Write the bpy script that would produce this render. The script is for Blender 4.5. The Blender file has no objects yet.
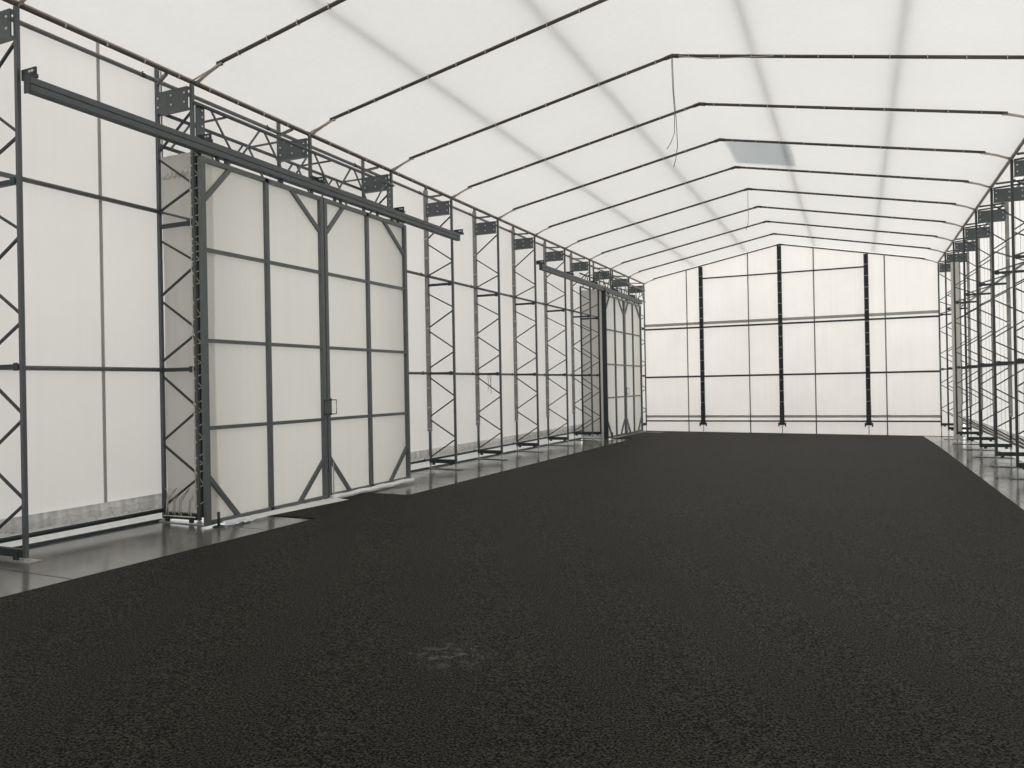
import bpy, bmesh, math, random
from mathutils import Vector, Matrix
random.seed(7)
S = 2.1321          # bay spacing
W = 9.6437          # clear width between inner legs
H = 5.2848          # eave height
HR = 6.339          # ridge height
D = 0.57            # depth of the wall lattice
YE = 10 * S         # far gable
YB = -9.5           # wall behind the camera
XK, ZK = 0.41, 5.47 # knee of the roof arch
COL = bpy.context.scene.collection

def g(x, y):        # the yard falls away a little to the right and to the far end
    return -0.0064 * y - 0.0109 * x - 0.0013 * max(0.0, y - 14) ** 2

# ------------------------------------------------------------------ materials
def new_mat(name):
    m = bpy.data.materials.new(name); m.use_nodes = True
    nt = m.node_tree; nt.nodes.clear()
    return m, nt, nt.nodes, nt.links

def fabric(name, diff, trans, fac=0.5, noise=0.04, streak=0.03, wrinkle=0.02):
    m, nt, N, L = new_mat(name)
    out = N.new('ShaderNodeOutputMaterial'); mix = N.new('ShaderNodeMixShader')
    d = N.new('ShaderNodeBsdfDiffuse'); t = N.new('ShaderNodeBsdfTranslucent')
    tc = N.new('ShaderNodeTexCoord')
    n1 = N.new('ShaderNodeTexNoise'); n1.inputs['Scale'].default_value = 0.7; n1.inputs['Detail'].default_value = 5
    mp = N.new('ShaderNodeMapping'); mp.inputs['Scale'].default_value = (9, 9, 0.25)
    n2 = N.new('ShaderNodeTexNoise'); n2.inputs['Scale'].default_value = 1.6; n2.inputs['Detail'].default_value = 3
    L.new(tc.outputs['Object'], n1.inputs['Vector'])
    L.new(tc.outputs['Object'], mp.inputs['Vector']); L.new(mp.outputs[0], n2.inputs['Vector'])
    a = N.new('ShaderNodeMapRange'); a.inputs[1].default_value = 0.3; a.inputs[2].default_value = 0.7
    a.inputs[3].default_value = 1 - noise; a.inputs[4].default_value = 1 + noise
    b = N.new('ShaderNodeMapRange'); b.inputs[1].default_value = 0.3; b.inputs[2].default_value = 0.7
    b.inputs[3].default_value = 1 - streak; b.inputs[4].default_value = 1 + streak
    L.new(n1.outputs[0], a.inputs[0]); L.new(n2.outputs[0], b.inputs[0])
    mu = N.new('ShaderNodeMath'); mu.operation = 'MULTIPLY'
    L.new(a.outputs[0], mu.inputs[0]); L.new(b.outputs[0], mu.inputs[1])
    for sh, c in ((d, diff), (t, trans)):
        vm = N.new('ShaderNodeVectorMath'); vm.operation = 'SCALE'; vm.inputs[0].default_value = c
        L.new(mu.outputs[0], vm.inputs['Scale']); L.new(vm.outputs[0], sh.inputs['Color'])
    bp = N.new('ShaderNodeBump'); bp.inputs['Strength'].default_value = 0.35; bp.inputs['Distance'].default_value = wrinkle
    n3 = N.new('ShaderNodeTexNoise'); n3.inputs['Scale'].default_value = 2.2; n3.inputs['Detail'].default_value = 4
    L.new(tc.outputs['Object'], n3.inputs['Vector']); L.new(n3.outputs[0], bp.inputs['Height'])
    L.new(bp.outputs[0], d.inputs['Normal']); L.new(bp.outputs[0], t.inputs['Normal'])
    mix.inputs[0].default_value = fac
    L.new(d.outputs[0], mix.inputs[1]); L.new(t.outputs[0], mix.inputs[2]); L.new(mix.outputs[0], out.inputs[0])
    return m

def solid(name, col, rough=0.5, metal=0.0, noise=0.12, nscale=6.0, spec=0.5, bump=0.0, bscale=60):
    m, nt, N, L = new_mat(name)
    out = N.new('ShaderNodeOutputMaterial'); p = N.new('ShaderNodeBsdfPrincipled')
    tc = N.new('ShaderNodeTexCoord'); n1 = N.new('ShaderNodeTexNoise')
    n1.inputs['Scale'].default_value = nscale; n1.inputs['Detail'].default_value = 4
    L.new(tc.outputs['Object'], n1.inputs['Vector'])
    a = N.new('ShaderNodeMapRange'); a.inputs[1].default_value = 0.25; a.inputs[2].default_value = 0.75
    a.inputs[3].default_value = 1 - noise; a.inputs[4].default_value = 1 + noise
    L.new(n1.outputs[0], a.inputs[0])
    vm = N.new('ShaderNodeVectorMath'); vm.operation = 'SCALE'; vm.inputs[0].default_value = col
    L.new(a.outputs[0], vm.inputs['Scale']); L.new(vm.outputs[0], p.inputs['Base Color'])
    p.inputs['Roughness'].default_value = rough; p.inputs['Metallic'].default_value = metal
    p.inputs['Specular IOR Level'].default_value = spec
    if bump:
        bp = N.new('ShaderNodeBump'); bp.inputs['Strength'].default_value = bump; bp.inputs['Distance'].default_value = 0.01
        n3 = N.new('ShaderNodeTexNoise'); n3.inputs['Scale'].default_value = bscale
        L.new(tc.outputs['Object'], n3.inputs['Vector']); L.new(n3.outputs[0], bp.inputs['Height'])
        L.new(bp.outputs[0], p.inputs['Normal'])
    L.new(p.outputs[0], out.inputs[0])
    return m

SCUFF = (4.92, -2.8, 0.0)
def asphalt():
    m, nt, N, L = new_mat('asphalt')
    out = N.new('ShaderNodeOutputMaterial'); p = N.new('ShaderNodeBsdfPrincipled')
    tc = N.new('ShaderNodeTexCoord')
    vo = N.new('ShaderNodeTexVoronoi'); vo.inputs['Scale'].default_value = 90
    no = N.new('ShaderNodeTexNoise'); no.inputs['Scale'].default_value = 84; no.inputs['Detail'].default_value = 3; no.inputs['Roughness'].default_value = 0.65
    nb = N.new('ShaderNodeTexNoise'); nb.inputs['Scale'].default_value = 0.45; nb.inputs['Detail'].default_value = 6
    mp = N.new('ShaderNodeMapping'); mp.inputs['Scale'].default_value = (1, 0.25, 1)
    nl = N.new('ShaderNodeTexNoise'); nl.inputs['Scale'].default_value = 1.3; nl.inputs['Detail'].default_value = 4
    for n in (vo, no, nb): L.new(tc.outputs['Object'], n.inputs['Vector'])
    L.new(tc.outputs['Object'], mp.inputs['Vector']); L.new(mp.outputs[0], nl.inputs['Vector'])
    cr = N.new('ShaderNodeValToRGB')
    cr.color_ramp.elements[0].position = 0.46; cr.color_ramp.elements[0].color = (0.0015, 0.0013, 0.0008, 1)
    cr.color_ramp.elements[1].position = 0.64; cr.color_ramp.elements[1].color = (0.027, 0.023, 0.013, 1)
    L.new(no.outputs[0], cr.inputs[0])
    # pale dusty spots
    a = N.new('ShaderNodeMapRange'); a.inputs[1].default_value = 0.3; a.inputs[2].default_value = 0.75
    a.inputs[3].default_value = 0.78; a.inputs[4].default_value = 1.25
    L.new(nb.outputs[0], a.inputs[0])
    b = N.new('ShaderNodeMapRange'); b.inputs[1].default_value = 0.3; b.inputs[2].default_value = 0.7
    b.inputs[3].default_value = 0.88; b.inputs[4].default_value = 1.12
    L.new(nl.outputs[0], b.inputs[0])
    mu = N.new('ShaderNodeMath'); mu.operation = 'MULTIPLY'; L.new(a.outputs[0], mu.inputs[0]); L.new(b.outputs[0], mu.inputs[1])
    vm = N.new('ShaderNodeVectorMath'); vm.operation = 'SCALE'
    L.new(cr.outputs[0], vm.inputs[0]); L.new(mu.outputs[0], vm.inputs['Scale'])
    ds = N.new('ShaderNodeVectorMath'); ds.operation = 'DISTANCE'; ds.inputs[1].default_value = SCUFF
    L.new(tc.outputs['Object'], ds.inputs[0])
    dm = N.new('ShaderNodeMapRange'); dm.inputs[1].default_value = 0.30; dm.inputs[2].default_value = 0.0
    dm.inputs[3].default_value = 0.0; dm.inputs[4].default_value = 0.11
    L.new(ds.outputs['Value'], dm.inputs[0])
    n5 = N.new('ShaderNodeTexNoise'); n5.inputs['Scale'].default_value = 14; n5.inputs['Detail'].default_value = 5
    L.new(tc.outputs['Object'], n5.inputs['Vector'])
    d5 = N.new('ShaderNodeMapRange'); d5.inputs[1].default_value = 0.48; d5.inputs[2].default_value = 0.66
    L.new(n5.outputs[0], d5.inputs[0])
    d6 = N.new('ShaderNodeMath'); d6.operation = 'MULTIPLY'; L.new(dm.outputs[0], d6.inputs[0]); L.new(d5.outputs[0], d6.inputs[1])
    va = N.new('ShaderNodeVectorMath'); va.operation = 'ADD'; L.new(vm.outputs[0], va.inputs[0]); L.new(d6.outputs[0], va.inputs[1])
    L.new(va.outputs[0], p.inputs['Base Color'])
    vd = N.new('ShaderNodeMath'); vd.operation = 'MULTIPLY_ADD'; vd.inputs[1].default_value = -0.8
    L.new(vo.outputs['Distance'], vd.inputs[0]); L.new(no.outputs[0], vd.inputs[2])
    bp = N.new('ShaderNodeBump'); bp.inputs['Strength'].default_value = 0.9; bp.inputs['Distance'].default_value = 0.006
    L.new(vd.outputs[0], bp.inputs['Height']); L.new(bp.outputs[0], p.inputs['Normal'])
    p.inputs['Roughness'].default_value = 0.66
    sm = N.new('ShaderNodeMapRange'); sm.inputs[1].default_value = 0.44; sm.inputs[2].default_value = 0.62
    sm.inputs[3].default_value = 0.05; sm.inputs[4].default_value = 0.45
    L.new(no.outputs[0], sm.inputs[0]); L.new(sm.outputs[0], p.inputs['Specular IOR Level'])
    L.new(p.outputs[0], out.inputs[0])
    return m

def wet_panel():
    m, nt, N, L = new_mat('floor_panel_grey')
    out = N.new('ShaderNodeOutputMaterial'); p = N.new('ShaderNodeBsdfPrincipled')
    tc = N.new('ShaderNodeTexCoord')
    n1 = N.new('ShaderNodeTexNoise'); n1.inputs['Scale'].default_value = 1.7; n1.inputs['Detail'].default_value = 7; n1.inputs['Roughness'].default_value = 0.62
    L.new(tc.outputs['Object'], n1.inputs['Vector'])
    cr = N.new('ShaderNodeValToRGB')
    cr.color_ramp.elements[0].position = 0.33; cr.color_ramp.elements[0].color = (0.085, 0.085, 0.083, 1)
    cr.color_ramp.elements[1].position = 0.70; cr.color_ramp.elements[1].color = (0.150, 0.147, 0.138, 1)
    L.new(n1.outputs[0], cr.inputs[0]); L.new(cr.outputs[0], p.inputs['Base Color'])
    a = N.new('ShaderNodeMapRange'); a.inputs[1].default_value = 0.3; a.inputs[2].default_value = 0.7
    a.inputs[3].default_value = 0.10; a.inputs[4].default_value = 0.24
    L.new(n1.outputs[0], a.inputs[0]); L.new(a.outputs[0], p.inputs['Roughness'])
    p.inputs['Specular IOR Level'].default_value = 0.8
    L.new(p.outputs[0], out.inputs[0])
    return m

M = {
 'roof': fabric('roof_membrane', (0.80, 0.79, 0.77), (0.80, 0.79, 0.765), 0.5, 0.015, 0.010, 0.05),
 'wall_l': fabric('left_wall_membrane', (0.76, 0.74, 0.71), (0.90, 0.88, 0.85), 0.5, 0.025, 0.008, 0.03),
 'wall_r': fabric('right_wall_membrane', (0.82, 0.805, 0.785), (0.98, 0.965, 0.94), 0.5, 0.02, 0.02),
 'wall_b': fabric('gable_membrane', (0.82, 0.795, 0.765), (0.96, 0.925, 0.885), 0.5, 0.04, 0.015, 0.03),
 'gate': fabric('gate_membrane', (0.76, 0.75, 0.70), (0.86, 0.85, 0.79), 0.5, 0.02, 0.012, 0.015),
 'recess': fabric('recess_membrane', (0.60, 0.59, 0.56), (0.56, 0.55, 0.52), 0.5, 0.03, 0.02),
 'skirt': fabric('white_skirt', (0.84, 0.83, 0.80), (0.90, 0.90, 0.88), 0.5, 0.03, 0.03),
 'crumple': fabric('crumpled_hem', (0.62, 0.62, 0.60), (0.62, 0.62, 0.60), 0.5, 0.22, 0.2, 0.08),
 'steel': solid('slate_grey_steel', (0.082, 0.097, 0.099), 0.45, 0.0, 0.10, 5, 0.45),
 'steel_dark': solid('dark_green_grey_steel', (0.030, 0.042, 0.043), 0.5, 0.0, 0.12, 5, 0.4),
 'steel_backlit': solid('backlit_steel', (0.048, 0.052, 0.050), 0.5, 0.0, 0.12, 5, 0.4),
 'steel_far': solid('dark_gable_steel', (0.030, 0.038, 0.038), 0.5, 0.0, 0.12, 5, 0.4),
 'cloth': solid('white_cloth', (0.78, 0.77, 0.74), 0.7, 0.0, 0.08, 7, 0.3),
 'gate_steel': solid('gate_steel', (0.100, 0.114, 0.114), 0.42, 0.0, 0.10, 5, 0.5),
 'rail': solid('rail_steel', (0.13, 0.135, 0.13), 0.45, 0.0, 0.12, 4, 0.5),
 'rafter': solid('brown_grey_rafter', (0.060, 0.050, 0.043), 0.45, 0.0, 0.25, 3, 0.5),
 'keder': solid('beige_keder', (0.48, 0.44, 0.39), 0.5, 0.0, 0.12, 3, 0.4),
 'grey_pole': solid('grey_pole', (0.17, 0.165, 0.16), 0.6, 0.0, 0.1, 3, 0.3),
 'grey_seam': solid('grey_seam', (0.42, 0.415, 0.40), 0.7, 0.0, 0.06, 3, 0.2),
 'sleeve': solid('grey_sleeve', (0.27, 0.27, 0.255), 0.8, 0.0, 0.25, 4, 0.2),
 'bolt': solid('zinc_bolt', (0.62, 0.63, 0.62), 0.35, 0.3, 0.05, 20),
 'galv': solid('galvanised_steel', (0.42, 0.43, 0.43), 0.4, 0.4, 0.15, 15),
 'rope': solid('cream_rope', (0.70, 0.68, 0.62), 0.8, 0.0, 0.1, 20, 0.2),
 'white': solid('white_tie', (0.5, 0.49, 0.46), 0.6, 0.0, 0.05, 20, 0.3),
 'roll': solid('silver_white_roll', (0.80, 0.80, 0.78), 0.32, 0.0, 0.12, 9, 0.6, 0.3, 14),
 'cord': solid('dark_cord', (0.10, 0.095, 0.09), 0.6),
 'curb': solid('curb_green_grey', (0.035, 0.048, 0.050), 0.5, 0.0, 0.1),
 'bluegrey': fabric('blue_grey_sheet', (0.50, 0.56, 0.61), (0.82, 0.89, 0.94), 0.5),
 'plastic': solid('clear_plastic_scrap', (0.74, 0.80, 0.88), 0.2, 0.0, 0.2, 30, 0.8, 0.6, 40),
 'asphalt': asphalt(), 'panel': wet_panel(),
 'ground': solid('yard_ground', (0.10, 0.098, 0.092), 0.7, 0, 0.2, 2),
}

# ------------------------------------------------------------------ mesh helpers
def bar(bm, a, b, w=0.05, h=None, up=(0, 0, 1), bev=0.0):
    a = Vector(a); b = Vector(b); d = (b - a).normalized(); h = h or w
    u = Vector(up)
    if abs(d.dot(u)) > 0.98: u = Vector((0, 1, 0))
    r = d.cross(u).normalized(); u = r.cross(d).normalized()
    vs = []
    for P in (a, b):
        for sx, sy in ((-1, -1), (1, -1), (1, 1), (-1, 1)):
            vs.append(bm.verts.new(P + r * sx * w / 2 + u * sy * h / 2))
    fs = [(0, 3, 2, 1), (4, 5, 6, 7)] + [(i, (i + 1) % 4, 4 + (i + 1) % 4, 4 + i) for i in range(4)]
    for f in fs: bm.faces.new([vs[i] for i in f])

def box(bm, x0, x1, y0, y1, z0, z1):
    bar(bm, ((x0 + x1) / 2, y0, (z0 + z1) / 2), ((x0 + x1) / 2, y1, (z0 + z1) / 2), abs(x1 - x0), abs(z1 - z0))

def tube(bm, pts, r=0.02, seg=8):
    pts = [Vector(p) for p in pts]; rings = []
    for i, P in enumerate(pts):
        if i == 0: d = pts[1] - P
        elif i == len(pts) - 1: d = P - pts[i - 1]
        else: d = (pts[i + 1] - P).normalized() + (P - pts[i - 1]).normalized()
        if d.length < 1e-8: d = Vector((0, 0, 1))
        d.normalize()
        u = Vector((0, 0, 1)) if abs(d.z) < 0.9 else Vector((0, 1, 0))
        a = d.cross(u).normalized(); b = a.cross(d).normalized()
        rings.append([bm.verts.new(P + (a * math.cos(t) + b * math.sin(t)) * r)
                      for t in [2 * math.pi * k / seg for k in range(seg)]])
    for A, B in zip(rings, rings[1:]):
        for k in range(seg):
            f = bm.faces.new((A[k], A[(k + 1) % seg], B[(k + 1) % seg], B[k])); f.smooth = True
    bm.faces.new(rings[0][::-1]); bm.faces.new(rings[-1])

def mesh(name, mat, fn, recalc=True):
    bm = bmesh.new(); fn(bm)
    if recalc: bmesh.ops.recalc_face_normals(bm, faces=bm.faces)
    me = bpy.data.meshes.new(name); bm.to_mesh(me); bm.free(); me.materials.append(M[mat])
    return me

_cache = {}
def part(name, mat, fn, parent=None, key=None, loc=(0, 0, 0)):
    if key is None: me = mesh(name, mat, fn)
    else:
        if key not in _cache: _cache[key] = mesh(name, mat, fn)
        me = _cache[key]
    o = bpy.data.objects.new(name, me); COL.objects.link(o); o.location = loc
    if parent is not None: o.parent = parent
    return o

def tag(o, label, cat, group=None):
    o['label'] = label; o['category'] = cat; o['kind'] = 'thing'
    if group: o['group'] = group
    return o

def thing(name, label, cat, loc, group=None):
    o = bpy.data.objects.new(name, None); COL.objects.link(o); o.location = loc
    o.empty_display_size = 0.2
    return tag(o, label, cat, group)

def struct(o): o['kind'] = 'structure'; return o

def sheet(bm, grid):
    vs = [[bm.verts.new(p) for p in row] for row in grid]
    for A, B in zip(vs, vs[1:]):
        for k in range(len(A) - 1):
            f = bm.faces.new((A[k], A[k + 1], B[k + 1], B[k])); f.smooth = True

def frange(a, b, n): return [a + (b - a) * i / n for i in range(n + 1)]

# ------------------------------------------------------------------ ground and floor
def f(bm):
    sheet(bm, [[(x, y, g(x, y) - 0.004) for x in frange(-4, 14, 12)] for y in frange(YB - 3, YE + 4, 60)])
struct(part('ground', 'ground', f))

def mat_left(y):    # left border of the dark surface, with the cut-outs at both gates
    return 1.06 - 0.0085 * y
MAT_T = 0.022
def f(bm):
    ys = sorted(set([round(v, 3) for v in frange(YB, 20.95, 60)] + [0.78, 2.98, 15.95]))
    rows = []
    def slab(y0, y1, xl0, xl1, xr=9.09, nx=10):
        n = max(1, int((y1 - y0) / 0.5))
        top = [[(xl + (xr - xl) * i / nx, y, g(xl + (xr - xl) * i / nx, y) + MAT_T) for i in range(nx + 1)]
               for y, xl in [(y0 + (y1 - y0) * k / n, xl0 + (xl1 - xl0) * k / n) for k in range(n + 1)]]
        sheet(bm, top)
        # thickness at the two long borders
        sheet(bm, [[(r[0][0], r[0][1], r[0][2]), (r[0][0], r[0][1], r[0][2] - 0.03)] for r in top])
        sheet(bm, [[(r[-1][0], r[-1][1], r[-1][2] - 0.03), (r[-1][0], r[-1][1], r[-1][2])] for r in top])
        for e in (top[0], top[-1]): sheet(bm, [[p, (p[0], p[1], p[2] - 0.03)] for p in e])
    slab(YB, 20.95, mat_left(YB), mat_left(20.95))
    slab(0.78, 2.98, 0.29, 0.29, mat_left(1.9) + 0.012, 2)
    slab(15.95, 19.7, 0.33, 0.33, mat_left(17.8) + 0.03, 2)
    bmesh.ops.remove_doubles(bm, verts=bm.verts, dist=0.0005)
    for q in bm.faces: q.smooth = False
struct(part('floor', 'asphalt', f))

def floor_panel(x0, x1, y0, y1, label, group):
    def f(bm):
        n = max(1, int((y1 - y0) / 0.7))
        a = 0.008; T = 0.012
        ys = frange(y0 + a, y1 - a, n)
        xs0 = [x0(y) if callable(x0) else x0 for y in ys]; xs1 = [x1(y) if callable(x1) else x1 for y in ys]
        top = [[(p, y, g(p, y) + T) for p in frange(l, r, 3)] for y, l, r in zip(ys, xs0, xs1)]
        sheet(bm, top)
        for e in (top[0], top[-1]): sheet(bm, [[p, (p[0], p[1], p[2] - 0.016)] for p in e])
        for k in (0, -1): sheet(bm, [[r[k], (r[k][0], r[k][1], r[k][2] - 0.016)] for r in top])
        bmesh.ops.remove_doubles(bm, verts=bm.verts, dist=0.0005)
        for q in bm.faces: q.smooth = False
    return tag(part('floor_tile', 'panel', f), label, 'floor tile', group)
ml = lambda y: mat_left(y) - 0.003
GL = 'glossy floor panels along the left wall'; GR = 'glossy floor panels along the right wall'
floor_panel(-0.61, ml, -4.6, -2.42, 'shiny grey floor panel at the left edge, around the nearest column foot', GL)
floor_panel(-0.61, ml, -2.42, 0.0, 'large glossy grey floor panel in the first bay before the near gate', GL)
floor_panel(-0.61, ml, 0.0, 0.76, 'grey floor panel reaching under the near gate’s left leaf', GL)
floor_panel(-0.61, 0.27, 0.78, 2.97, 'grey threshold panel behind the middle of the near gate', GL)
floor_panel(-0.61, ml, 2.99, 4.35, 'grey floor panel with a corner jutting into the asphalt at the near gate’s right leaf', GL)
nm = ['first', 'second', 'third', 'fourth', 'fifth', 'sixth', 'seventh']
ysl = [4.35, 6.45, 8.6, 10.72, 12.85, 14.95, 15.93]
for k in range(6):
    floor_panel(-0.61, ml, ysl[k], ysl[k + 1], '%s glossy floor panel beyond the near gate along the left wall' % nm[k], GL)
ysr = [n * S + 0.1 for n in range(1, 10)] + [YE + 0.04]
lr = ['right wall floor panel cut by the right edge of the photo'] * 2 + \
     ['glossy right wall floor panel before the %s column foot' % w for w in ('nearest visible', 'second visible', 'third visible', 'fourth visible', 'fifth visible', 'sixth visible')] + \
     ['glossy floor panel in the far right corner by the end wall']
for k in range(len(ysr) - 1):
    floor_panel(9.093, W + 0.61, ysr[k], ysr[k + 1], lr[k], GR)

# ------------------------------------------------------------------ envelope: roof and walls
XO = D + 0.045
def roof_z(x):
    x = min(x, W - x)
    if x < 0: return 5.32 + (-x) / XO * 0.32
    if x < XK: return 5.32 + (ZK + 0.045 - 5.32) * x / XK
    return ZK + 0.045 + (HR + 0.04 - ZK - 0.045) * (x - XK) / (W / 2 - XK)
def f(bm):
    xs = [-XO, 0, XK] + frange(XK, W / 2, 8)[1:] + frange(W / 2, W - XK, 8)[1:] + [W, W + XO]
    ys = frange(YB, YE + 0.05, 58)
    sheet(bm, [[(x, y, roof_z(x) + 0.012 * math.sin(math.pi * ((y / S) % 1.0)) * (1 if 0 < x < W else 0)) for x in xs] for y in ys])
ceiling = struct(part('ceiling', 'roof', f))
for x in (1.88, 3.69, 5.97, 7.78):
    part('purlin_tube', 'grey_pole', lambda bm, x=x: tube(bm, [(x, YB, roof_z(x) + 0.085), (x, YE, roof_z(x) + 0.085)], 0.027, 8), ceiling)
def f(bm):
    xa, xb, ya, yb = 4.87, 6.1, 4.12 * S, 4.93 * S
    z = lambda x: roof_z(x) + 0.05
    sheet(bm, [[(x, y, z(x)) for x in frange(xa, xb, 4)] for y in frange(ya, yb, 4)])
part('outer_patch', 'bluegrey', f, ceiling)

def wall_side(name, x, mat, segs, zb, zt=5.635):
    def f(bm):
        for (y0, y1, z0) in segs:
            n = max(2, int((y1 - y0) / 0.35))
            sheet(bm, [[(x, y, z0 + (zt - z0) * k / 12) for k in range(13)] for y in frange(y0, y1, n)])
    return struct(part(name, mat, f))
wl = wall_side('wall_left', -XO, 'wall_l', [(YB, 0.075, 0.335), (0.055, 4.33, 4.50), (4.31, 15.82, 0.335), (15.80, 19.88, 4.50), (19.86, YE + 0.05, 0.335)], 0)
wr = wall_side('wall_right', W + XO, 'wall_r', [(YB, YE + 0.05, 0.335)], 0)

def skirt(parent, x, sx, y0, y1, ztop=0.36, zrail=0.16):
    xo = x + sx * 0.05
    n = max(4, int((y1 - y0) / 0.3))
    part('outer_skirt', 'skirt', lambda bm: sheet(bm, [[(xo, y, g(xo, y) - 0.004), (xo, y, 0.18), (xo, y, 0.36)] for y in frange(y0, y1, n)]), parent)
    rnd = random.Random(int((y0 + 20) * 10 + x))
    m = max(8, int((y1 - y0) / 0.055))
    def f(bm):
        rows = []
        for y in frange(y0, y1, m):
            j = rnd.uniform(-1, 1)
            rows.append([(x, y, ztop), (x - sx * (0.012 + 0.012 * j), y, ztop - 0.07), (x - sx * 0.014 * rnd.uniform(0, 2), y + rnd.uniform(-.012, .012), ztop - 0.13 + rnd.uniform(-.012, .012)), (x, y, zrail + 0.03 + rnd.uniform(0, 0.022))])
        sheet(bm, rows)
    part('crumpled_hem', 'crumple', f, parent)
    def f2(bm):
        sheet(bm, [[(x - sx * 0.030, y, zrail + 0.028), (x - sx * (0.028 + rnd.uniform(0, .012)), y, zrail + 0.04 + rnd.uniform(0, 0.03))] for y in frange(y0, y1, m)])
    part('crumpled_edge', 'cloth', f2, parent)
skirt(wl, -XO, -1, YB, 0.055); skirt(wl, -XO, -1, 4.33, 15.8); skirt(wl, -XO, -1, 19.88, YE)
skirt(wr, W + XO, 1, YB, YE)
# seams of the right wall; the left strip paints an outside post's shadow
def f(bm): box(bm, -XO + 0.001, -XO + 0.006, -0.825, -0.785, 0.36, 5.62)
part('seam_shade_strip', 'recess', f, wl)
for n in range(2, 10):
    for q in (0.2, 0.42, 0.66):
        y = (n + q) * S
        part('seam_shade_strip', 'grey_seam', lambda bm: box(bm, W + XO - 0.006, W + XO - 0.001, y - 0.007, y + 0.007, 0.36, 5.6), wr)

# gable (far end) and the end behind the camera
def gable(name, y, mat):
    def f(bm):
        xs = [-XO, 0, XK] + frange(XK, W / 2, 10)[1:] + frange(W / 2, W - XK, 10)[1:] + [W, W + XO]
        sheet(bm, [[(x, y, zb + (roof_z(x) - zb) * k / 14) for k in range(15)] for x in xs for zb in (g(x, y) - 0.01,)])
    return struct(part(name, mat, f))
YG = YE + 0.055
wb = gable('wall_back', YG, 'wall_b'); gable('wall_front', YB, 'wall_b')
part('base_channel', 'steel_dark', lambda bm: sheet(bm, [[(x, YG - 0.05, g(x, YG) - 0.0), (x, YG - 0.05, g(x, YG) + 0.022), (x, YG, g(x, YG) + 0.022)] for x in frange(0, W, 12)]), wb)
for z0, z1 in ((3.675, 3.775), (0.305, 0.39)):  # grey strips: painted shadow of the fabric overlap above, fabric bottom below
    o = part('hem_shade_band', 'recess', lambda bm: box(bm, -0.0, W, YG - 0.012, YG - 0.003, z0, z1), wb)

# recess walls of fabric beside and above the gates (the cloth turns in from the outer skin to the leaves)
def recess(name, y, x0, x1, z0, z1, mat='recess'):
    rnd = random.Random(3)
    def f(bm):
        rows = []
        for x in frange(x0, x1, 12):
            rows.append([(x, y + 0.01 * math.sin(x * 37 + z * 2) * (1 if z > z0 + 0.3 else 1.6), z) for z in frange(z0, z1, 16)])
        sheet(bm, rows)
    return struct(part(name, mat, f))
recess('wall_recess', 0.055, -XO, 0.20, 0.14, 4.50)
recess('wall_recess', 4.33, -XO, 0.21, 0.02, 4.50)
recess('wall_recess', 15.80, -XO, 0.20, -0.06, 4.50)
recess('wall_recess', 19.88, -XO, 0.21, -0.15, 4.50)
for y0, y1 in ((0.055, 4.33), (15.8, 19.88)):
    struct(part('ceiling_recess', 'skirt', lambda bm: sheet(bm, [[(-XO, y, 4.50), (-0.2, y, 4.43), (0.20, y, 4.355)] for y in frange(y0, y1, 8)])))
# grey return panels far down the right wall
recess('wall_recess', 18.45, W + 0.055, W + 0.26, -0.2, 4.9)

# ------------------------------------------------------------------ lattice columns
BARS = [((1, 4.54), (0, 4.93)), ((1, 4.43), (0, 4.09)), ((1, 3.81), (0, 4.03)), ((1, 3.44), (0, 3.17)), ((1, 2.78), (0, 3.08)),
        ((1, 2.70), (0, 2.37)), ((1, 1.98), (0, 2.27)), ((1, 1.78), (0, 1.43)), ((1, 1.02), (0, 1.35)), ((1, 0.94), (0, 0.62)), ((1, 0.22), (0, 0.55))]
def header_plate(t, s, key):
    p = part('header_plate', 'steel', lambda bm: (box(bm, s * 0.028, s * (D - 0.02), -0.045, -0.030, 4.975, 5.235),
                                                   box(bm, s * 0.028, s * (D - 0.02), -0.030, 0.03, 4.975, 4.987),
                                                   box(bm, s * 0.028, s * (D - 0.02), -0.030, 0.03, 5.223, 5.235)), t, ('hp', s))
    for bx in (0.07, 0.285, 0.50):
        for bz in (5.05, 5.16):
            part('bolt', 'bolt', lambda bm: tube(bm, [(0, -0.058, 0), (0, -0.044, 0)], 0.013, 6), p, 'bolt', (s * bx, 0, bz))
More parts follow.
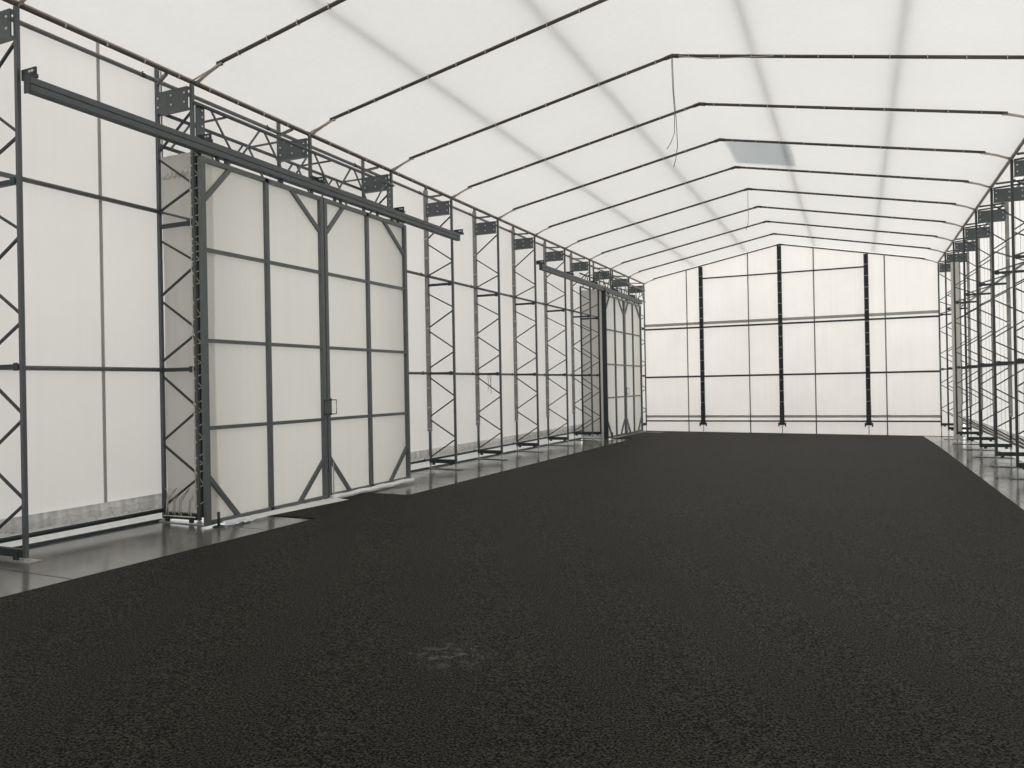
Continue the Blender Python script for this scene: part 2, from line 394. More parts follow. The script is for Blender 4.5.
def column(y, s, label, group, lo=None, stub=False, sleeve=False, top=True, zl=0.09, matl='steel', brace=True):
    X = 0 if s < 0 else W
    lo = zl
    t = thing('lattice_post', label, 'column', (X, y, 0), group)
    z0 = 4.62 if stub else zl
    zt_i = H - 0.02 if top else 4.60; zt_o = 5.585 if top else 4.60
    part('leg', matl, lambda bm: bar(bm, (0, 0, z0), (0, 0, zt_i), 0.042, 0.036), t, ('il', z0, zt_i, matl))
    part('leg', matl, lambda bm: bar(bm, (s * D, 0, z0), (s * D, 0, zt_o), 0.045, 0.036), t, ('ol', s, z0, zt_o, matl))
    if top:
        header_plate(t, s, s)
        if brace:
            part('corner_brace', matl, lambda bm: bar(bm, (s * (D - 0.02), -0.01, 5.36), (s * 0.03, -0.34, 5.275), 0.03, 0.035), t, ('cb', s, matl))
        if s > 0:
            part('top_strut', matl, lambda bm: bar(bm, (s * 0.03, 0, 5.262), (s * (D - 0.03), 0, 5.30), 0.03), t, ('ts', s, matl))
    if stub:
        part('foot_bracket', 'steel_dark', lambda bm: (box(bm, -0.05, 0.09, -0.03, 0.03, 4.56, 4.63), box(bm, 0.05, 0.075, -0.05, 0.06, 4.54, 4.68)), t, ('fb', s))
        return t
    for (a, za), (b, zb) in BARS:
        if not top and za > 4.4: continue
        part('lattice_bar', 'steel_dark', lambda bm: bar(bm, (s * (D - 0.026) * a, 0, za), (s * (D - 0.026) * b + s * 0.026 * (1 - b), 0, zb), 0.022, 0.022), t, ('lb', s, za))
    for z in (3.615, 1.865):
        part('strut', 'steel_dark', lambda bm: (bar(bm, (s * 0.026, 0, z), (s * (D - 0.026), 0, z), 0.045, 0.045), box(bm, s * 0.03, s * 0.09, -0.03, -0.02, z - 0.04, z + 0.035)), t, ('st', s, z))
    part('rail_stay', 'steel', lambda bm: bar(bm, (s * (D - 0.026), -0.005, 3.795), (s * 0.026, 0, 3.645), 0.028), t, ('rs', s))
    part('base_beam', 'steel_dark', lambda bm: (bar(bm, (s * 0.02, 0, zl + 0.04), (s * (D - 0.02), 0, zl + 0.04), 0.05, 0.075),
                                                 box(bm, s * 0.06, s * 0.12, -0.045, -0.024, zl - 0.03, zl + 0.06),
                                                 box(bm, s * (D - .12), s * (D - .06), -0.045, -0.024, zl - 0.03, zl + 0.06)), t, ('bb', s, zl))
    pl = part('base_plate', 'galv' if s < 0 and y < 1 else 'steel', lambda bm: bar(bm, (s * -0.13, 0.0, g(X - s * .13, y) + 0.019), (s * (D + 0.03), 0.0, g(X + s * (D + .03), y) + 0.019), 0.13, 0.010), t)
    for q in (0, D):
        gz = g(X + s * q, y) + 0.02
        def f(bm):
            tube(bm, [(s * q, 0, gz), (s * q, 0, zl + 0.01)], 0.013, 8)
            tube(bm, [(s * q, 0, zl - 0.035), (s * q, 0, zl - 0.01)], 0.028, 6)
            bar(bm, (s * q - 0.04, 0, gz + 0.004), (s * q + 0.04, 0, gz + 0.004), 0.08, 0.010)
        part('screw_jack', 'galv', f, t)
    if sleeve:
        part('sleeve', 'sleeve', lambda bm: bar(bm, (s * (D + 0.006), 0.0, 0.72), (s * (D + 0.006), 0.0, 5.5), 0.068, 0.072), t, ('sl', s))
        for k, z in enumerate((0.76, 1.15, 1.62, 2.2, 2.75, 3.2, 4.1, 4.55)):
            part('tie', 'white', lambda bm: bar(bm, (s * D - 0.04, -0.043, 0), (s * D + 0.045, -0.043, 0.012), 0.016, 0.022), t, ('ti', s), (0, 0, z + 0.05 * math.sin(k * 2.3 + y)))
    return t
GLc = 'lattice columns of the left wall'; GRc = 'lattice columns of the right wall'
column(-S, -1, 'slate grey lattice column cut off by the photo’s left edge, nearest the camera', GLc, zl=0.06)
column(-0.035, -1, 'slate grey lattice column with rope-laced leg at the near gate’s left side', GLc, zl=0.06)
column(S, -1, 'short hanging lattice column stub above the middle of the near gate', GLc, stub=True)
column(2 * S, -1, 'lattice column at the near gate’s right side, its lower part behind the gate leaf', GLc)
for n, w in zip(range(3, 8), ('first free-standing lattice column to the right of the near gate', 'second lattice column to the right of the near gate',
                              'third lattice column to the right of the near gate, where the far gate’s track begins', 'fourth lattice column to the right of the near gate, crossed by the far gate’s track',
                              'fifth lattice column right of the near gate, just before the far gate')):
    column(n * S, -1, w, GLc, sleeve=True)
column(15.72, -1, 'shorter dark lattice column standing against the far gate’s left edge', GLc, top=False, zl=0.05, matl='steel_dark')
column(8 * S, -1, 'short hanging column stub above the far gate, nearer of the two', GLc, stub=True)
column(9 * S, -1, 'short hanging column stub above the far gate, farther of the two', GLc, stub=True)
column(10 * S, -1, 'lattice column in the far left corner against the end wall', GLc, zl=0.03)
for n, w in zip(range(4, 11), ('lattice column of the right wall nearest the camera, at the photo’s right edge', 'second lattice column along the right wall counting from the camera',
                               'third lattice column along the right wall counting from the camera', 'fourth lattice column along the right wall, middle of the seven',
                               'fifth lattice column along the right wall counting from the camera', 'sixth lattice column along the right wall, last but one before the end wall',
                               'lattice column in the far right corner against the end wall')):
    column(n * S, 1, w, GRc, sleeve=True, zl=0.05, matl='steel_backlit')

# ------------------------------------------------------------------ eave beams and wall rails
for X, s, w in ((0, -1, 'left'), (W, 1, 'right')):
    t = thing('eave_tube', 'long dark eave beam with a beige edge along the top of the %s wall' % w, 'beam', (X, 0, H))
    part('beam_tube', 'rafter', lambda bm: tube(bm, [(0, YB, 0.0), (0, YE, 0.0)], 0.021, 10), t)
    part('keder_edge', 'keder', lambda bm: tube(bm, [(-s * 0.012, YB, 0.026), (-s * 0.012, YE, 0.026)], 0.012, 6), t)
    y = -4.0 if s < 0 else 7.0; k = 0
    while y < YE - 0.2 and k < 60:
        part('tie', 'white', lambda bm: bar(bm, (0, -0.005, 0), (0, 0.005, 0), 0.044, 0.044), t, 'etie', (-s * 0.004, y, 0.004)); y += 0.47; k += 1

def rail(x, z, y0, y1, label, r=0.026, mat='rail', group=None, name='tube_rail', joints=True):
    t = thing(name, label, 'rail', (x, y0, z), group)
    part('tube', mat, lambda bm: tube(bm, [(0, 0, 0), (0, y1 - y0, 0)], r, 10), t)
    if joints:
        n0 = math.ceil(y0 / S); n = n0
        while n * S < y1:
            yy = n * S
            if yy - y0 > 0.05 and y1 - yy > 0.05 and (x < 5 or yy > 5):
                part('clamp', 'steel_dark', lambda bm: (tube(bm, [(0, -0.025, 0), (0, 0.025, 0)], r + 0.004, 8), box(bm, -0.006, 0.006, -0.006, 0.006, 0, 0.045)), t, ('cl', r), (0, yy - 0.25 - y0, 0))
            n += 1
    return t
RL = 'horizontal rails of the left wall'; RR = 'horizontal rails of the right wall'
xl = -D + 0.01; xr = W + D - 0.01
rail(xl, 5.40, YB, YE, 'topmost grey rail running the full length of the left wall just under the eave', 0.026, group=RL)
rail(xl, 3.80, YB, 0.0, 'upper grey rail of the left wall, in the bay before the near gate', group=RL)
rail(xl, 1.87, YB, 0.0, 'middle-height grey rail of the left wall, in the bay before the near gate', group=RL)
rail(xl, 3.80, 4.3, 15.75, 'upper grey rail of the left wall, between the two gates', group=RL)
rail(xl, 1.87, 4.3, 15.75, 'middle-height grey rail of the left wall, between the two gates', group=RL)
rail(xl, 0.16, YB, 0.0, 'low dark laced rail near the floor of the left wall, before the near gate', 0.026, 'steel_dark', RL)
rail(xl, 0.16, 4.3, 15.75, 'low dark laced rail near the floor of the left wall, between the two gates', 0.022, 'steel_dark', RL)
rail(xr, 5.40, YB, YE, 'topmost grey rail of the right wall just under the eave', group=RR)
rail(xr, 3.80, YB, YE, 'upper pale grey rail of the right wall', group=RR)
rail(xr, 1.87, YB, YE, 'middle-height dark rail of the right wall', 0.032, 'steel', group=RR)
rail(xr, 0.16, YB, YE, 'low laced rail near the floor of the right wall', 0.024, 'steel_dark', group=RR)
def curb(x, y0, y1, label):
    def f(bm):
        n = max(2, int((y1 - y0) / 0.7))
        for a, b in zip(frange(y0, y1, n), frange(y0, y1, n)[1:]):
            bar(bm, (x, a, g(x, a) + 0.018), (x, b, g(x, b) + 0.018), 0.04, 0.040)
    tag(part('floor_curb', 'curb', f), label, 'curb', 'curbs at the foot of the walls')
curb(-XO - 0.02, YB, -0.02, 'dark green-grey curb on the floor along the left wall before the near gate')
curb(-XO - 0.02, 4.35, 15.75, 'dark curb on the floor along the left wall between the two gates')

# ropes lacing the hem to the low rail
def lacing(x, s, y0, y1, label, step=0.2):
    rnd = random.Random(5)
    def f(bm):
        y = y0
        while y < y1 - 0.1:
            w = step * rnd.uniform(0.75, 1.25)
            tube(bm, [(x - s * 0.0, y, 0.30 + rnd.uniform(-.02, .03)), (x - s * 0.038, y + 0.03, 0.20), (x - s * 0.04, y + 0.05, 0.16), (x - s * 0.02, y + 0.06, 0.128)], 0.005, 5)
            tube(bm, [(x, y, 0.30), (x - s * 0.02, y + w * 0.5, 0.268 + rnd.uniform(-.01, .01)), (x, y + w, 0.30)], 0.004, 5)
            y += w
    tag(part('lacing_rope', 'rope', f), label, 'rope')
lacing(-XO + 0.01, -1, -4.5, -0.1, 'cream rope lacing the wall hem to the low rail before the near gate', 0.24)
lacing(-XO + 0.01, -1, 4.4, 15.6, 'cream rope lacing the wall hem to the low rail between the two gates', 0.13)
lacing(W + XO - 0.01, 1, 8.0, YE - 0.2, 'cream rope lacing the right wall hem to its low rail', 0.2)
tag(part('laced_post', 'steel_dark', lambda bm: box(bm, -0.035, 0.045, 0.0, 0.05, 0.09, 4.52)), 'dark upright post wound with rope between the column and the near gate’s left leaf', 'post')
# rope laced up the gate-side leg
def f(bm):
    rnd = random.Random(2); z = 0.22; pts = []
    k = 0
    while z < 4.42:
        dz = rnd.uniform(0.06, 0.16)
        a = (-0.028, -0.065, z); b = (0.052, -0.008, z + dz * 0.4)
        tube(bm, [a, b], 0.0055, 5)
        tube(bm, [b, (-0.028, -0.065, z + dz * 1.5)] if k % 2 else [a, (-0.028, -0.065, z + dz * 1.2)], 0.005, 5)
        z += dz * 1.3; k += 1
    tube(bm, [(-0.028, -0.062, 0.2), (-0.028, -0.062, 4.4)], 0.004, 5)
tag(part('lacing_rope', 'rope', f), 'cream rope zigzagging up the column leg left of the near gate', 'rope')
def f(bm):
    for x in (-0.47, -0.36, -0.26, -0.10):
        tube(bm, [(x, -0.10, 0.13), (x + 0.012, -0.10, 0.30), (x + 0.03, 0.035, 0.42)], 0.007, 5)
        tube(bm, [(x + 0.035, -0.10, 0.12), (x + 0.02, -0.09, 0.27), (x + 0.03, 0.035, 0.42)], 0.006, 5)
    tube(bm, [(-0.52, -0.10, 0.105), (0.0, -0.10, 0.105)], 0.008, 6)
    tube(bm, [(-0.50, -0.08, 0.42), (-0.2, -0.08, 0.425)], 0.005, 5)
tag(part('lacing_rope', 'rope', f), 'short cream ropes tied around the base beam of the column left of the near gate', 'rope')
# dark wedge plate and bracing pieces at recess top
def f(bm):
    bar(bm, (-0.57, 0.03, 4.22), (-0.04, 0.03, 4.28), 0.02, 0.03)
    for k in range(6):
        x = -0.52 + k * 0.085
        tube(bm, [(x, 0.01, 4.20), (x + 0.045, 0.01, 4.28), (x + 0.08, 0.01, 4.19)], 0.006, 5)
tag(part('lacing_rope', 'rope', f), 'knotted rope and rod at the top of the fabric recess left of the near gate', 'rope')

# hanging loose strings between columns 4 and 5
def f(bm):
    for x0, y0, dx in ((-0.3, 4 * S - 0.02, 0.02), (-0.26, 4 * S - 0.02, 0.04), (-0.22, 4 * S - 0.02, 0.0)):
        tube(bm, [(x0, y0, 1.84), (x0 + dx, y0 - 0.02, 1.65), (x0 + dx * 0.3, y0 - 0.02, 1.42 + dx * 3)], 0.005, 5)
tag(part('loose_string', 'cord', f), 'thin loose strings hanging from the strut of the second column past the near gate', 'string')

# ------------------------------------------------------------------ roof arches
def arch(y, label):
    t = thing('rafter_arch', label, 'roof arch', (0, y, H), 'roof arches')
    zk = ZK - H - 0.012; zr = HR - H - 0.012
    for s in (0, 1):
        X = lambda x: W - x if s else x
        part('rafter', 'rafter', lambda bm: tube(bm, [(X(XK - 0.02), 0, zk - 0.005), (X(W / 2), 0, zr)], 0.023, 10), t, ('raf', s))
        part('knee_tube', 'keder', lambda bm: (tube(bm, [(X(0.02), 0.02, 0.01), (X(0.2), 0.02, 0.095), (X(XK + 0.05), 0.01, zk + 0.01)], 0.020, 8),
                                               tube(bm, [(X(0.02), -0.05, 0.01), (X(XK + 0.05), -0.02, zk - 0.02)], 0.009, 6)), t, ('knt', s))
        part('clamp', 'rafter', lambda bm: box(bm, min(X(XK - .03), X(XK + 0.03)), max(X(XK - .03), X(XK + 0.03)), -0.026, 0.026, zk - 0.028, zk + 0.008), t, ('kcl', s))
        k = 0; x = XK + 0.3
        while x < W / 2 - 0.1:
            q = (x - XK) / (W / 2 - XK)
            part('tie', 'white', lambda bm: bar(bm, (-0.005, 0, 0), (0.005, 0, 0), 0.050, 0.050), t, 'atie', (X(x), 0, zk + (zr - zk) * q))
            x += 0.43
    part('ridge_joint', 'rafter', lambda bm: tube(bm, [(W / 2 - 0.10, 0, zr - 0.022), (W / 2, 0, zr), (W / 2 + 0.10, 0, zr - 0.022)], 0.030, 10), t, 'rj')
    return t
an = {-1: 'roof arch crossing only the extreme top left corner of the photo', 0: 'roof arch springing from the column left of the near gate',
      1: 'roof arch springing from above the middle of the near gate', 2: 'roof arch with a long loose cord hanging from its ridge',
      3: 'fourth roof arch from the near gate’s left column, second one showing its ridge', 4: 'roof arch on the near side of the blue-grey roof patch',
      5: 'roof arch on the far side of the blue-grey roof patch', 6: 'roof arch with a short thin cord hanging from its ridge',
      7: 'fourth roof arch before the end wall', 8: 'third roof arch before the end wall', 9: 'last roof arch before the end wall',
      10: 'roof arch lying against the top of the end wall'}
an[7] = 'third roof arch before the end wall, counting back from it'; an[8] = 'second roof arch before the end wall, counting back from it'
for n in range(-1, 11): arch(n * S if n < 10 else YE - 0.01, an[n])

def rope(pts, r=0.006): return lambda bm: tube(bm, pts, r, 6)
t = thing('hanging_cord', 'two-stranded thin cord hanging from the ridge of the nearest full arch', 'cord', (W / 2, 2 * S, HR - 0.03))
part('strand', 'cord', rope([(0, -.03, 0), (0.005, -.03, -0.4), (0.03, -.03, -0.85), (0.02, -.03, -1.12), (-0.03, -.03, -1.24), (-0.09, -.03, -1.33)], 0.005), t)
part('strand', 'cord', rope([(0.012, -.02, 0), (0.02, -.02, -0.5), (0.05, -.02, -0.95), (0.06, -.02, -1.3), (0.03, -.02, -1.5), (0.0, -.02, -1.6)], 0.005), t)
t = thing('hanging_cord', 'short thin cord hanging from the ridge of an arch far down the hall', 'cord', (W / 2, 6 * S, HR - 0.03))
part('strand', 'cord', rope([(0, -.03, 0), (0.0, -.03, -0.75), (-0.01, -.03, -0.85), (-0.06, -.03, -1.0)], 0.0055), t)
o = part('drooping_cord', 'keder', rope([(0.1, -.05, -0.02), (0.5, -.05, -0.14), (0.9, -.05, -0.20), (1.4, -.05, -0.27)], 0.006), None, None, (W / 2, 2 * S, HR - 0.03))
tag(o, 'slack reddish cord drooping under the rafter right of the nearest full arch’s ridge', 'cord')

# ------------------------------------------------------------------ gates
def leaf(y0, y1, zb, zt, label, handle_side, bottom_roll, grp):
    w = y1 - y0; sw = 0.066
    t = thing('sliding_gate_leaf', label, 'gate', (0.25, y0, zb), grp)
    h = zt - zb
    part('fabric_panel', 'gate', lambda bm: sheet(bm, [[(-0.03, y, z) for z in frange(0.02, h - 0.01, 12)] for y in frange(0.01, w - 0.01, 8)]), t, ('gp', round(w, 2), round(h, 2)))
    part('stile', 'gate_steel', lambda bm: box(bm, -0.025, 0.03, 0, sw, 0, h), t, ('s', round(h, 2)))
    part('stile', 'gate_steel', lambda bm: box(bm, -0.025, 0.03, w - sw, w, 0, h), t, ('s2', round(w, 2), round(h, 2)))
    m = w / 2 - 0.02
    part('stile', 'gate_steel', lambda bm: box(bm, -0.02, 0.026, m - 0.03, m + 0.03, 0, h), t, ('s3', round(w, 2), round(h, 2)))
    part('top_rail', 'gate_steel', lambda bm: box(bm, -0.02, 0.026, sw, w - sw, h - 0.055, h), t, ('tr', round(w, 2), round(h, 2)))
    part('bottom_rail', 'gate_steel', lambda bm: box(bm, -0.02, 0.026, sw, w - sw, 0.0, 0.05), t, ('br', round(w, 2)))
    for z in (1.165, 2.19, 3.255):
        part('cross_rail', 'gate_steel', lambda bm: box(bm, -0.018, 0.022, sw, w - sw, -0.022, 0.022), t, ('cr', round(w, 2)), (0, 0, z - zb))
    bz = 0.56; by = 0.46
    for (a, za, b, zb2) in ((sw - 0.01, h - 0.50, sw + 0.42, h - 0.03), (w - sw + 0.01, h - 0.50, w - sw - 0.60, h - 0.03),
                            (sw - 0.01, bz, sw + 0.46, 0.03), (w - sw + 0.01, bz, w - sw - 0.52, 0.03)):
        part('corner_brace', 'gate_steel', lambda bm: bar(bm, (0.004, a, za), (0.004, b, zb2), 0.055, 0.036, (1, 0, 0)), t)
    k = 0
    for y in (0.28, 0.42, w / 2 + 0.28, w - 0.22):
        part('roller', 'steel_dark', lambda bm: (box(bm, -0.008, 0.016, -0.025, 0.025, -0.01, 0.11), tube(bm, [(-0.03, 0, 0.085), (0.034, 0, 0.085)], 0.03, 10)), t, 'roller', (0, y, h))
        k += 1
    yh = 0.035 if handle_side < 0 else w - 0.035
    part('handle', 'steel_dark', lambda bm: tube(bm, [(0.03, yh, 1.24 - zb), (0.075, yh + 0.01 * handle_side, 1.24 - zb), (0.085, yh - 0.09 * handle_side, 1.24 - zb), (0.085, yh - 0.09 * handle_side, 1.44 - zb), (0.075, yh + 0.01 * handle_side, 1.44 - zb), (0.03, yh, 1.44 - zb)], 0.009, 6), t)
    part('lock_plate', 'gate_steel', lambda bm: box(bm, 0.028, 0.036, yh - 0.05, yh + 0.05, 1.22 - zb, 1.47 - zb), t)
    if handle_side < 0:
        part('drop_bolt', 'galv', lambda bm: tube(bm, [(0.042, 0.09, 0.5), (0.042, 0.09, -0.035)], 0.009, 6), t)
    if bottom_roll:
        part('bottom_roll', 'roll', lambda bm: tube(bm, [(0.045, y, -0.008 + 0.006 * math.sin(y * 11)) for y in frange(0.02, w + 0.03, 20)], 0.040, 12), t)
    return t
GG = 'gate leaves'
leaf(-0.185, 2.055, 0.035, 4.335, 'left leaf of the near gate, grey frame filled with white fabric', 1, False, GG)
leaf(2.075, 4.275, 0.045, 4.335, 'right leaf of the near gate, with a loop handle and silvery roll along its foot', -1, True, GG)
leaf(15.56, 17.66, -0.07, 4.335, 'left leaf of the far gate at the end of the left wall', 1, False, GG)
leaf(17.68, 19.78, -0.09, 4.335, 'right leaf of the far gate, nearest the end wall', -1, False, GG)
# extra dark post beside the far gate
tag(part('gate_post', 'steel_dark', lambda bm: (box(bm, 0.20, 0.30, 15.40, 15.53, g(.25, 15.4) + 0.013, 4.50), box(bm, 0.28, 0.32, 15.44, 15.49, g(.25, 15.4) + 0.013, 4.45))), 'broad dark post at the left edge of the far gate', 'post')

# white flap of cloth spilling under the left leaf
def f(bm):
    rnd = random.Random(11)
    rows = []
    for y in frange(0.05, 2.2, 24):
        q = (y - 0.05) / 2.15
        wd = 0.07 + 0.15 * q
        rows.append([(0.225, y, g(.2, y) + 0.085), (0.285, y, g(.3, y) + 0.045 + rnd.uniform(0, .008)), (0.30 + wd * .5, y + rnd.uniform(-.01, .01), g(.4, y) + 0.034 + rnd.uniform(0, 0.008)), (0.30 + wd, y, g(.4, y) + 0.028)])
    sheet(bm, rows)
tag(part('cloth_flap', 'cloth', f), 'white cloth flap spreading on the floor under the near gate’s left leaf', 'cloth')
def f(bm):
    rnd = random.Random(4)
    sheet(bm, [[(0.33 + 0.13 * i / 5, 0.02 + 0.34 * j / 9 + 0.05 * i / 5, g(.4, .2) + 0.018 + rnd.uniform(0.0, 0.035)) for i in range(6)] for j in range(10)])
tag(part('plastic_scrap', 'plastic', f), 'small crumpled shiny bluish plastic scrap on the floor at the near gate’s foot', 'plastic scrap')
t = thing('guide_post', 'short dark guide post standing on the floor at the left foot of the near gate', 'guide post', (0.33, -0.06, g(.33, -.06) + 0.013))
part('pin', 'steel_dark', lambda bm: tube(bm, [(0, 0, 0), (0, 0, 0.17)], 0.017, 10), t)
part('foot', 'steel_dark', lambda bm: box(bm, -0.05, 0.05, -0.05, 0.05, 0, 0.01), t)
t = thing('guide_post', 'short dark guide post standing at the left foot of the far gate', 'guide post', (0.36, 15.75, g(.36, 15.75) + 0.0215))
part('pin', 'steel_dark', lambda bm: tube(bm, [(0, 0, 0), (0, 0, 0.2)], 0.02, 10), t)
part('foot', 'steel_dark', lambda bm: box(bm, -0.05, 0.05, -0.05, 0.05, 0, 0.01), t)

# tracks
def track(y0, y1, label, brs):
    t = thing('gate_track', label, 'gate track', (0.25, y0, 4.39))
    prof = [(-0.04, 0.0), (-0.04, 0.14), (0.032, 0.14), (0.032, 0.134), (0.04, 0.13), (0.04, 0.078), (0.030, 0.074), (0.030, 0.066), (0.04, 0.062), (0.04, 0.010), (0.032, 0.0), (0.012, 0.0), (0.012, 0.05), (-0.012, 0.05), (-0.012, 0.0)]
    def f(bm):
        A = [bm.verts.new((x, 0, z)) for x, z in prof]; B = [bm.verts.new((x, y1 - y0, z)) for x, z in prof]
        n = len(prof)
        for i in range(n): bm.faces.new((A[i], A[(i + 1) % n], B[(i + 1) % n], B[i]))
        bm.faces.new(A); bm.faces.new(B[::-1])
    part('channel', 'steel', f, t)
    for yb in brs:
        b = part('bracket', 'steel_dark', lambda bm: (box(bm, -0.225, -0.02, yb - y0 + 0.02, yb - y0 + 0.035, 0.175, 0.275), box(bm, -0.06, 0.0, yb - y0 - 0.03, yb - y0 + 0.035, 0.165, 0.20)), t)
        for q in (-0.09, -0.05):
            part('bolt', 'bolt', lambda bm: tube(bm, [(0, -0.058, 0), (0, -0.044, 0)], 0.013, 6), b, 'bolt', (q, yb - y0 + 0.062, 0.235))
    part('end_stop', 'steel_dark', lambda bm: box(bm, -0.042, 0.042, -0.012, 0.0, -0.01, 0.15), t)
track(-2.20, 6.20, 'long grey sliding track of the near gate, reaching past both leaves', [-S, 0, S, 2 * S, 3 * S])
track(10.42, 19.95, 'long pale grey sliding track of the far gate', [5 * S, 6 * S, 7 * S, 8 * S, 9 * S])

# header trusses over the gates
def truss(y0, y1, label, tops):
    t = thing('lattice_header', label, 'truss', (0, y0, 4.6))
    L = y1 - y0
    for x, z in ((0.044, 0.435), (0.044, 0.02), (-D, 0.43), (-D, 0.02)):
        part('chord', 'steel', lambda bm: tube(bm, [(x, 0.0, z), (x, L, z)], 0.024, 8), t)
    for x, off in ((0.044, 0.0), (-D, 0.35)):
        tp = [min(L, q + off) for q in tops]
        for k, a in enumerate(tp):
            for d in (-0.36, 0.36):
                b = a + d
                if 0.02 < b < L - 0.02 and 0.02 < a < L - 0.01:
                    part('web_bar', 'steel', lambda bm: bar(bm, (x, a + 0.05 * (1 if d > 0 else -1), 0.42), (x, b, 0.03), 0.020), t)
    k = 0.5
    while k < L:
        part('cross_strut', 'steel', lambda bm: bar(bm, (0.03, k, 0.42), (-D, k, 0.42), 0.022), t)
        k += 1.05
    for yg, sg in ((0.03, 1), (L - 0.03, -1)):
        gp = part('gusset_plate', 'steel', lambda bm: box(bm, 0.012, 0.028, min(yg, yg + sg * 0.13), max(yg, yg + sg * 0.13), 0.0, 0.42), t)
        for z in (0.08, 0.19, 0.30, 0.38):
            part('bolt', 'bolt', lambda bm: tube(bm, [(0.0, 0, 0), (0.014, 0, 0)], 0.012, 6), gp, 'boltx', (0.028, yg + sg * 0.08, z))
    return t
truss(-0.03, 2 * S, 'grey lattice header truss spanning above the near gate', [0.20, 1.13, 2.16, 3.13, 4.1])
truss(15.72, 10 * S - 0.03, 'grey lattice header truss spanning above the far gate', [0.25, 1.2, 2.15, 3.1, 4.05, 5.0])

# ------------------------------------------------------------------ gable frame
def gpost(x, label):
    t = thing('gable_post', label, 'post', (x, YE - 0.02, 0), 'posts of the end wall')
    zt = roof_z(x) - 0.09
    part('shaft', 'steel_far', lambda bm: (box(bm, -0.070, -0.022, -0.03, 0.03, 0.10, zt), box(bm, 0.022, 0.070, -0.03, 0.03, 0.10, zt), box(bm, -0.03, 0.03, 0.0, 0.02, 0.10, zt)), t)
    k = 0; z = 0.85
    while z < zt - 0.3:
        part('tie', 'white', lambda bm: bar(bm, (-0.055, -0.035, 0), (0.055, -0.035, 0.008), 0.012, 0.016), t, 'gtie', (0, 0, z)); z += 0.38
    part('foot_bracket', 'steel_dark', lambda bm: (box(bm, -0.085, 0.085, -0.05, 0.03, 0.06, 0.80 if False else 0.20), box(bm, -0.13, 0.13, -0.06, 0.0, 0.05, 0.13), box(bm, -0.13, -0.09, -0.06, 0.0, 0.0, 0.06), box(bm, 0.09, 0.13, -0.06, 0.0, 0.0, 0.06), box(bm, -0.075, 0.075, -0.04, 0.03, 0.2, 0.72)), t, 'gfoot')
    part('screw_jack', 'galv', lambda bm: tube(bm, [(0, -0.0, g(x, YE) - 0.0), (0, 0, 0.08)], 0.014, 8), t)
    return t
gpost(2.10, 'dark vertical post on the left of the end wall'); gpost(4.80, 'tall dark vertical post in the middle of the end wall, up to the ridge'); gpost(7.53, 'dark vertical post on the right of the end wall')
GB = 'rails of the end wall'
def grail(x0, x1, z, label, r=0.026):
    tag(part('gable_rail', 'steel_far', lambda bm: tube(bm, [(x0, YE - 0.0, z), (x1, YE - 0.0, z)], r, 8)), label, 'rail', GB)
grail(2.1, 7.53, 5.335, 'short top rail of the end wall between its outer posts')
grail(0.0, W, 3.575, 'dark rail across the end wall just below the wide grey band', 0.032)
grail(0.0, W, 1.80, 'dark rail across the end wall at middle height', 0.032)
grail(0.0, W, 0.185, 'lowest dark rail across the end wall near the floor', 0.026)
for x, w in ((1.57, 'leftmost thin grey pole on the end wall'), (3.735, 'thin grey pole on the end wall between the left and middle posts'),
             (5.90, 'thin grey pole on the end wall between the middle and right posts'), (8.085, 'rightmost thin grey pole on the end wall')):
    tag(part('thin_pole', 'grey_pole', lambda bm: tube(bm, [(x, YG - 0.012, g(x, YG) + 0.02), (x + 0.0, YG - 0.012, 0.35), (x, YG - 0.012, roof_z(x) - 0.03)], 0.019, 8)), w, 'pole', 'thin poles of the end wall')

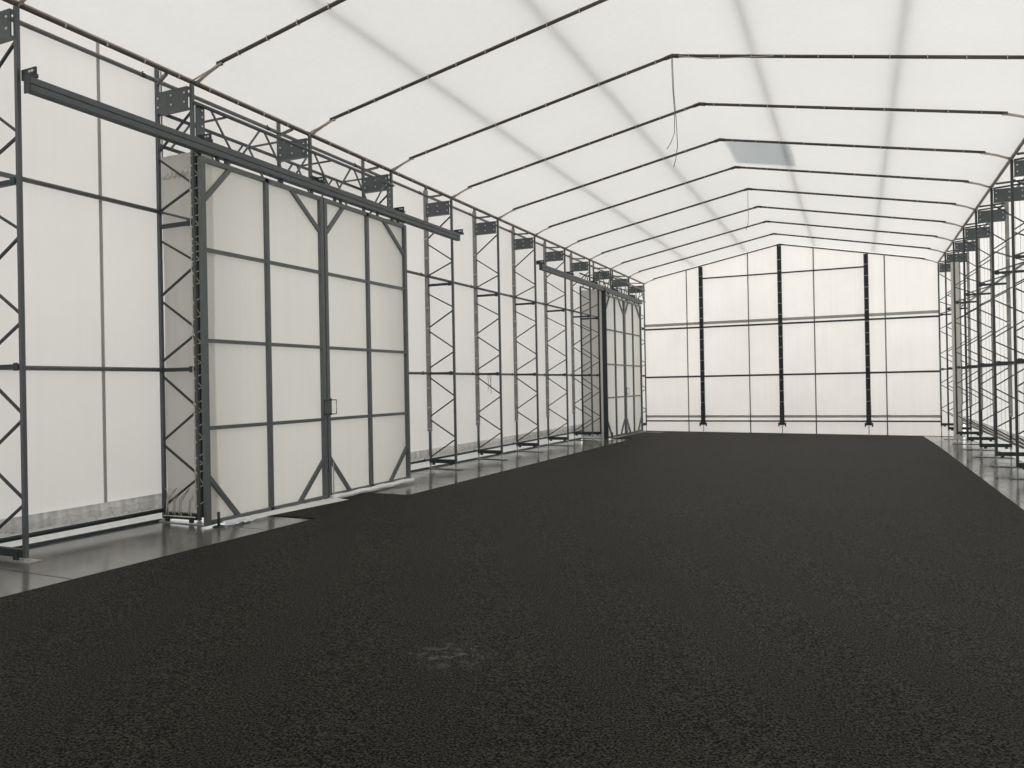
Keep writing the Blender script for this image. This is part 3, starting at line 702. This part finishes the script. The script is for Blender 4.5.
# ------------------------------------------------------------------ light
w = bpy.data.worlds.new('overcast'); bpy.context.scene.world = w; w.use_nodes = True
nt = w.node_tree; N = nt.nodes; L = nt.links; N.clear()
out = N.new('ShaderNodeOutputWorld'); bg = N.new('ShaderNodeBackground'); tc = N.new('ShaderNodeTexCoord'); sp = N.new('ShaderNodeSeparateXYZ')
L.new(tc.outputs['Generated'], sp.inputs[0])
m1 = N.new('ShaderNodeMath'); m1.operation = 'MULTIPLY_ADD'; m1.inputs[1].default_value = 0.24; m1.inputs[2].default_value = 1.0
L.new(sp.outputs[0], m1.inputs[0])
m2 = N.new('ShaderNodeMath'); m2.operation = 'MULTIPLY_ADD'; m2.inputs[1].default_value = 0.10
L.new(sp.outputs[1], m2.inputs[0]); L.new(m1.outputs[0], m2.inputs[2])
mr = N.new('ShaderNodeMapRange'); mr.inputs[1].default_value = -0.25; mr.inputs[2].default_value = 0.15; mr.inputs[3].default_value = 0.62; mr.inputs[4].default_value = 1.0
L.new(sp.outputs[2], mr.inputs[0])
m3 = N.new('ShaderNodeMath'); m3.operation = 'MULTIPLY'; L.new(m2.outputs[0], m3.inputs[0]); L.new(mr.outputs[0], m3.inputs[1])
m4 = N.new('ShaderNodeMath'); m4.operation = 'MULTIPLY'; m4.inputs[1].default_value = 1.72; L.new(m3.outputs[0], m4.inputs[0])
bg.inputs['Color'].default_value = (1.0, 0.995, 0.975, 1)
L.new(m4.outputs[0], bg.inputs['Strength']); L.new(bg.outputs[0], out.inputs[0])
try:
    w.cycles.sampling_method = 'AUTOMATIC'
except Exception: pass

# ------------------------------------------------------------------ camera
yaw, pit, rol, FPX = 0.4217, 0.0018, -0.0186, 767.67
c, sn = math.cos(yaw), math.sin(yaw)
fwd0 = Vector((-sn, c, 0)); rt0 = Vector((c, sn, 0)); up0 = Vector((0, 0, 1))
fwd = fwd0 * math.cos(pit) + up0 * math.sin(pit); up1 = up0 * math.cos(pit) - fwd0 * math.sin(pit)
rt = rt0 * math.cos(rol) + up1 * math.sin(rol); up = up1 * math.cos(rol) - rt0 * math.sin(rol)
cam = bpy.data.cameras.new('camera'); co = bpy.data.objects.new('camera', cam); COL.objects.link(co)
mw = Matrix((rt, up, -fwd)).transposed().to_4x4(); mw.translation = Vector((7.1746, -6.8514, 1.6)); co.matrix_world = mw
cam.sensor_width = 36; cam.lens = 36 * FPX / 1024; cam.clip_start = 0.05; cam.clip_end = 200
bpy.context.scene.camera = co
sc = bpy.context.scene
sc.view_settings.view_transform = 'Standard'; sc.view_settings.look = 'None'; sc.view_settings.exposure = 0.0
sc.cycles.max_bounces = 10; sc.cycles.diffuse_bounces = 6; sc.cycles.transmission_bounces = 6
sc.cycles.use_denoising = True
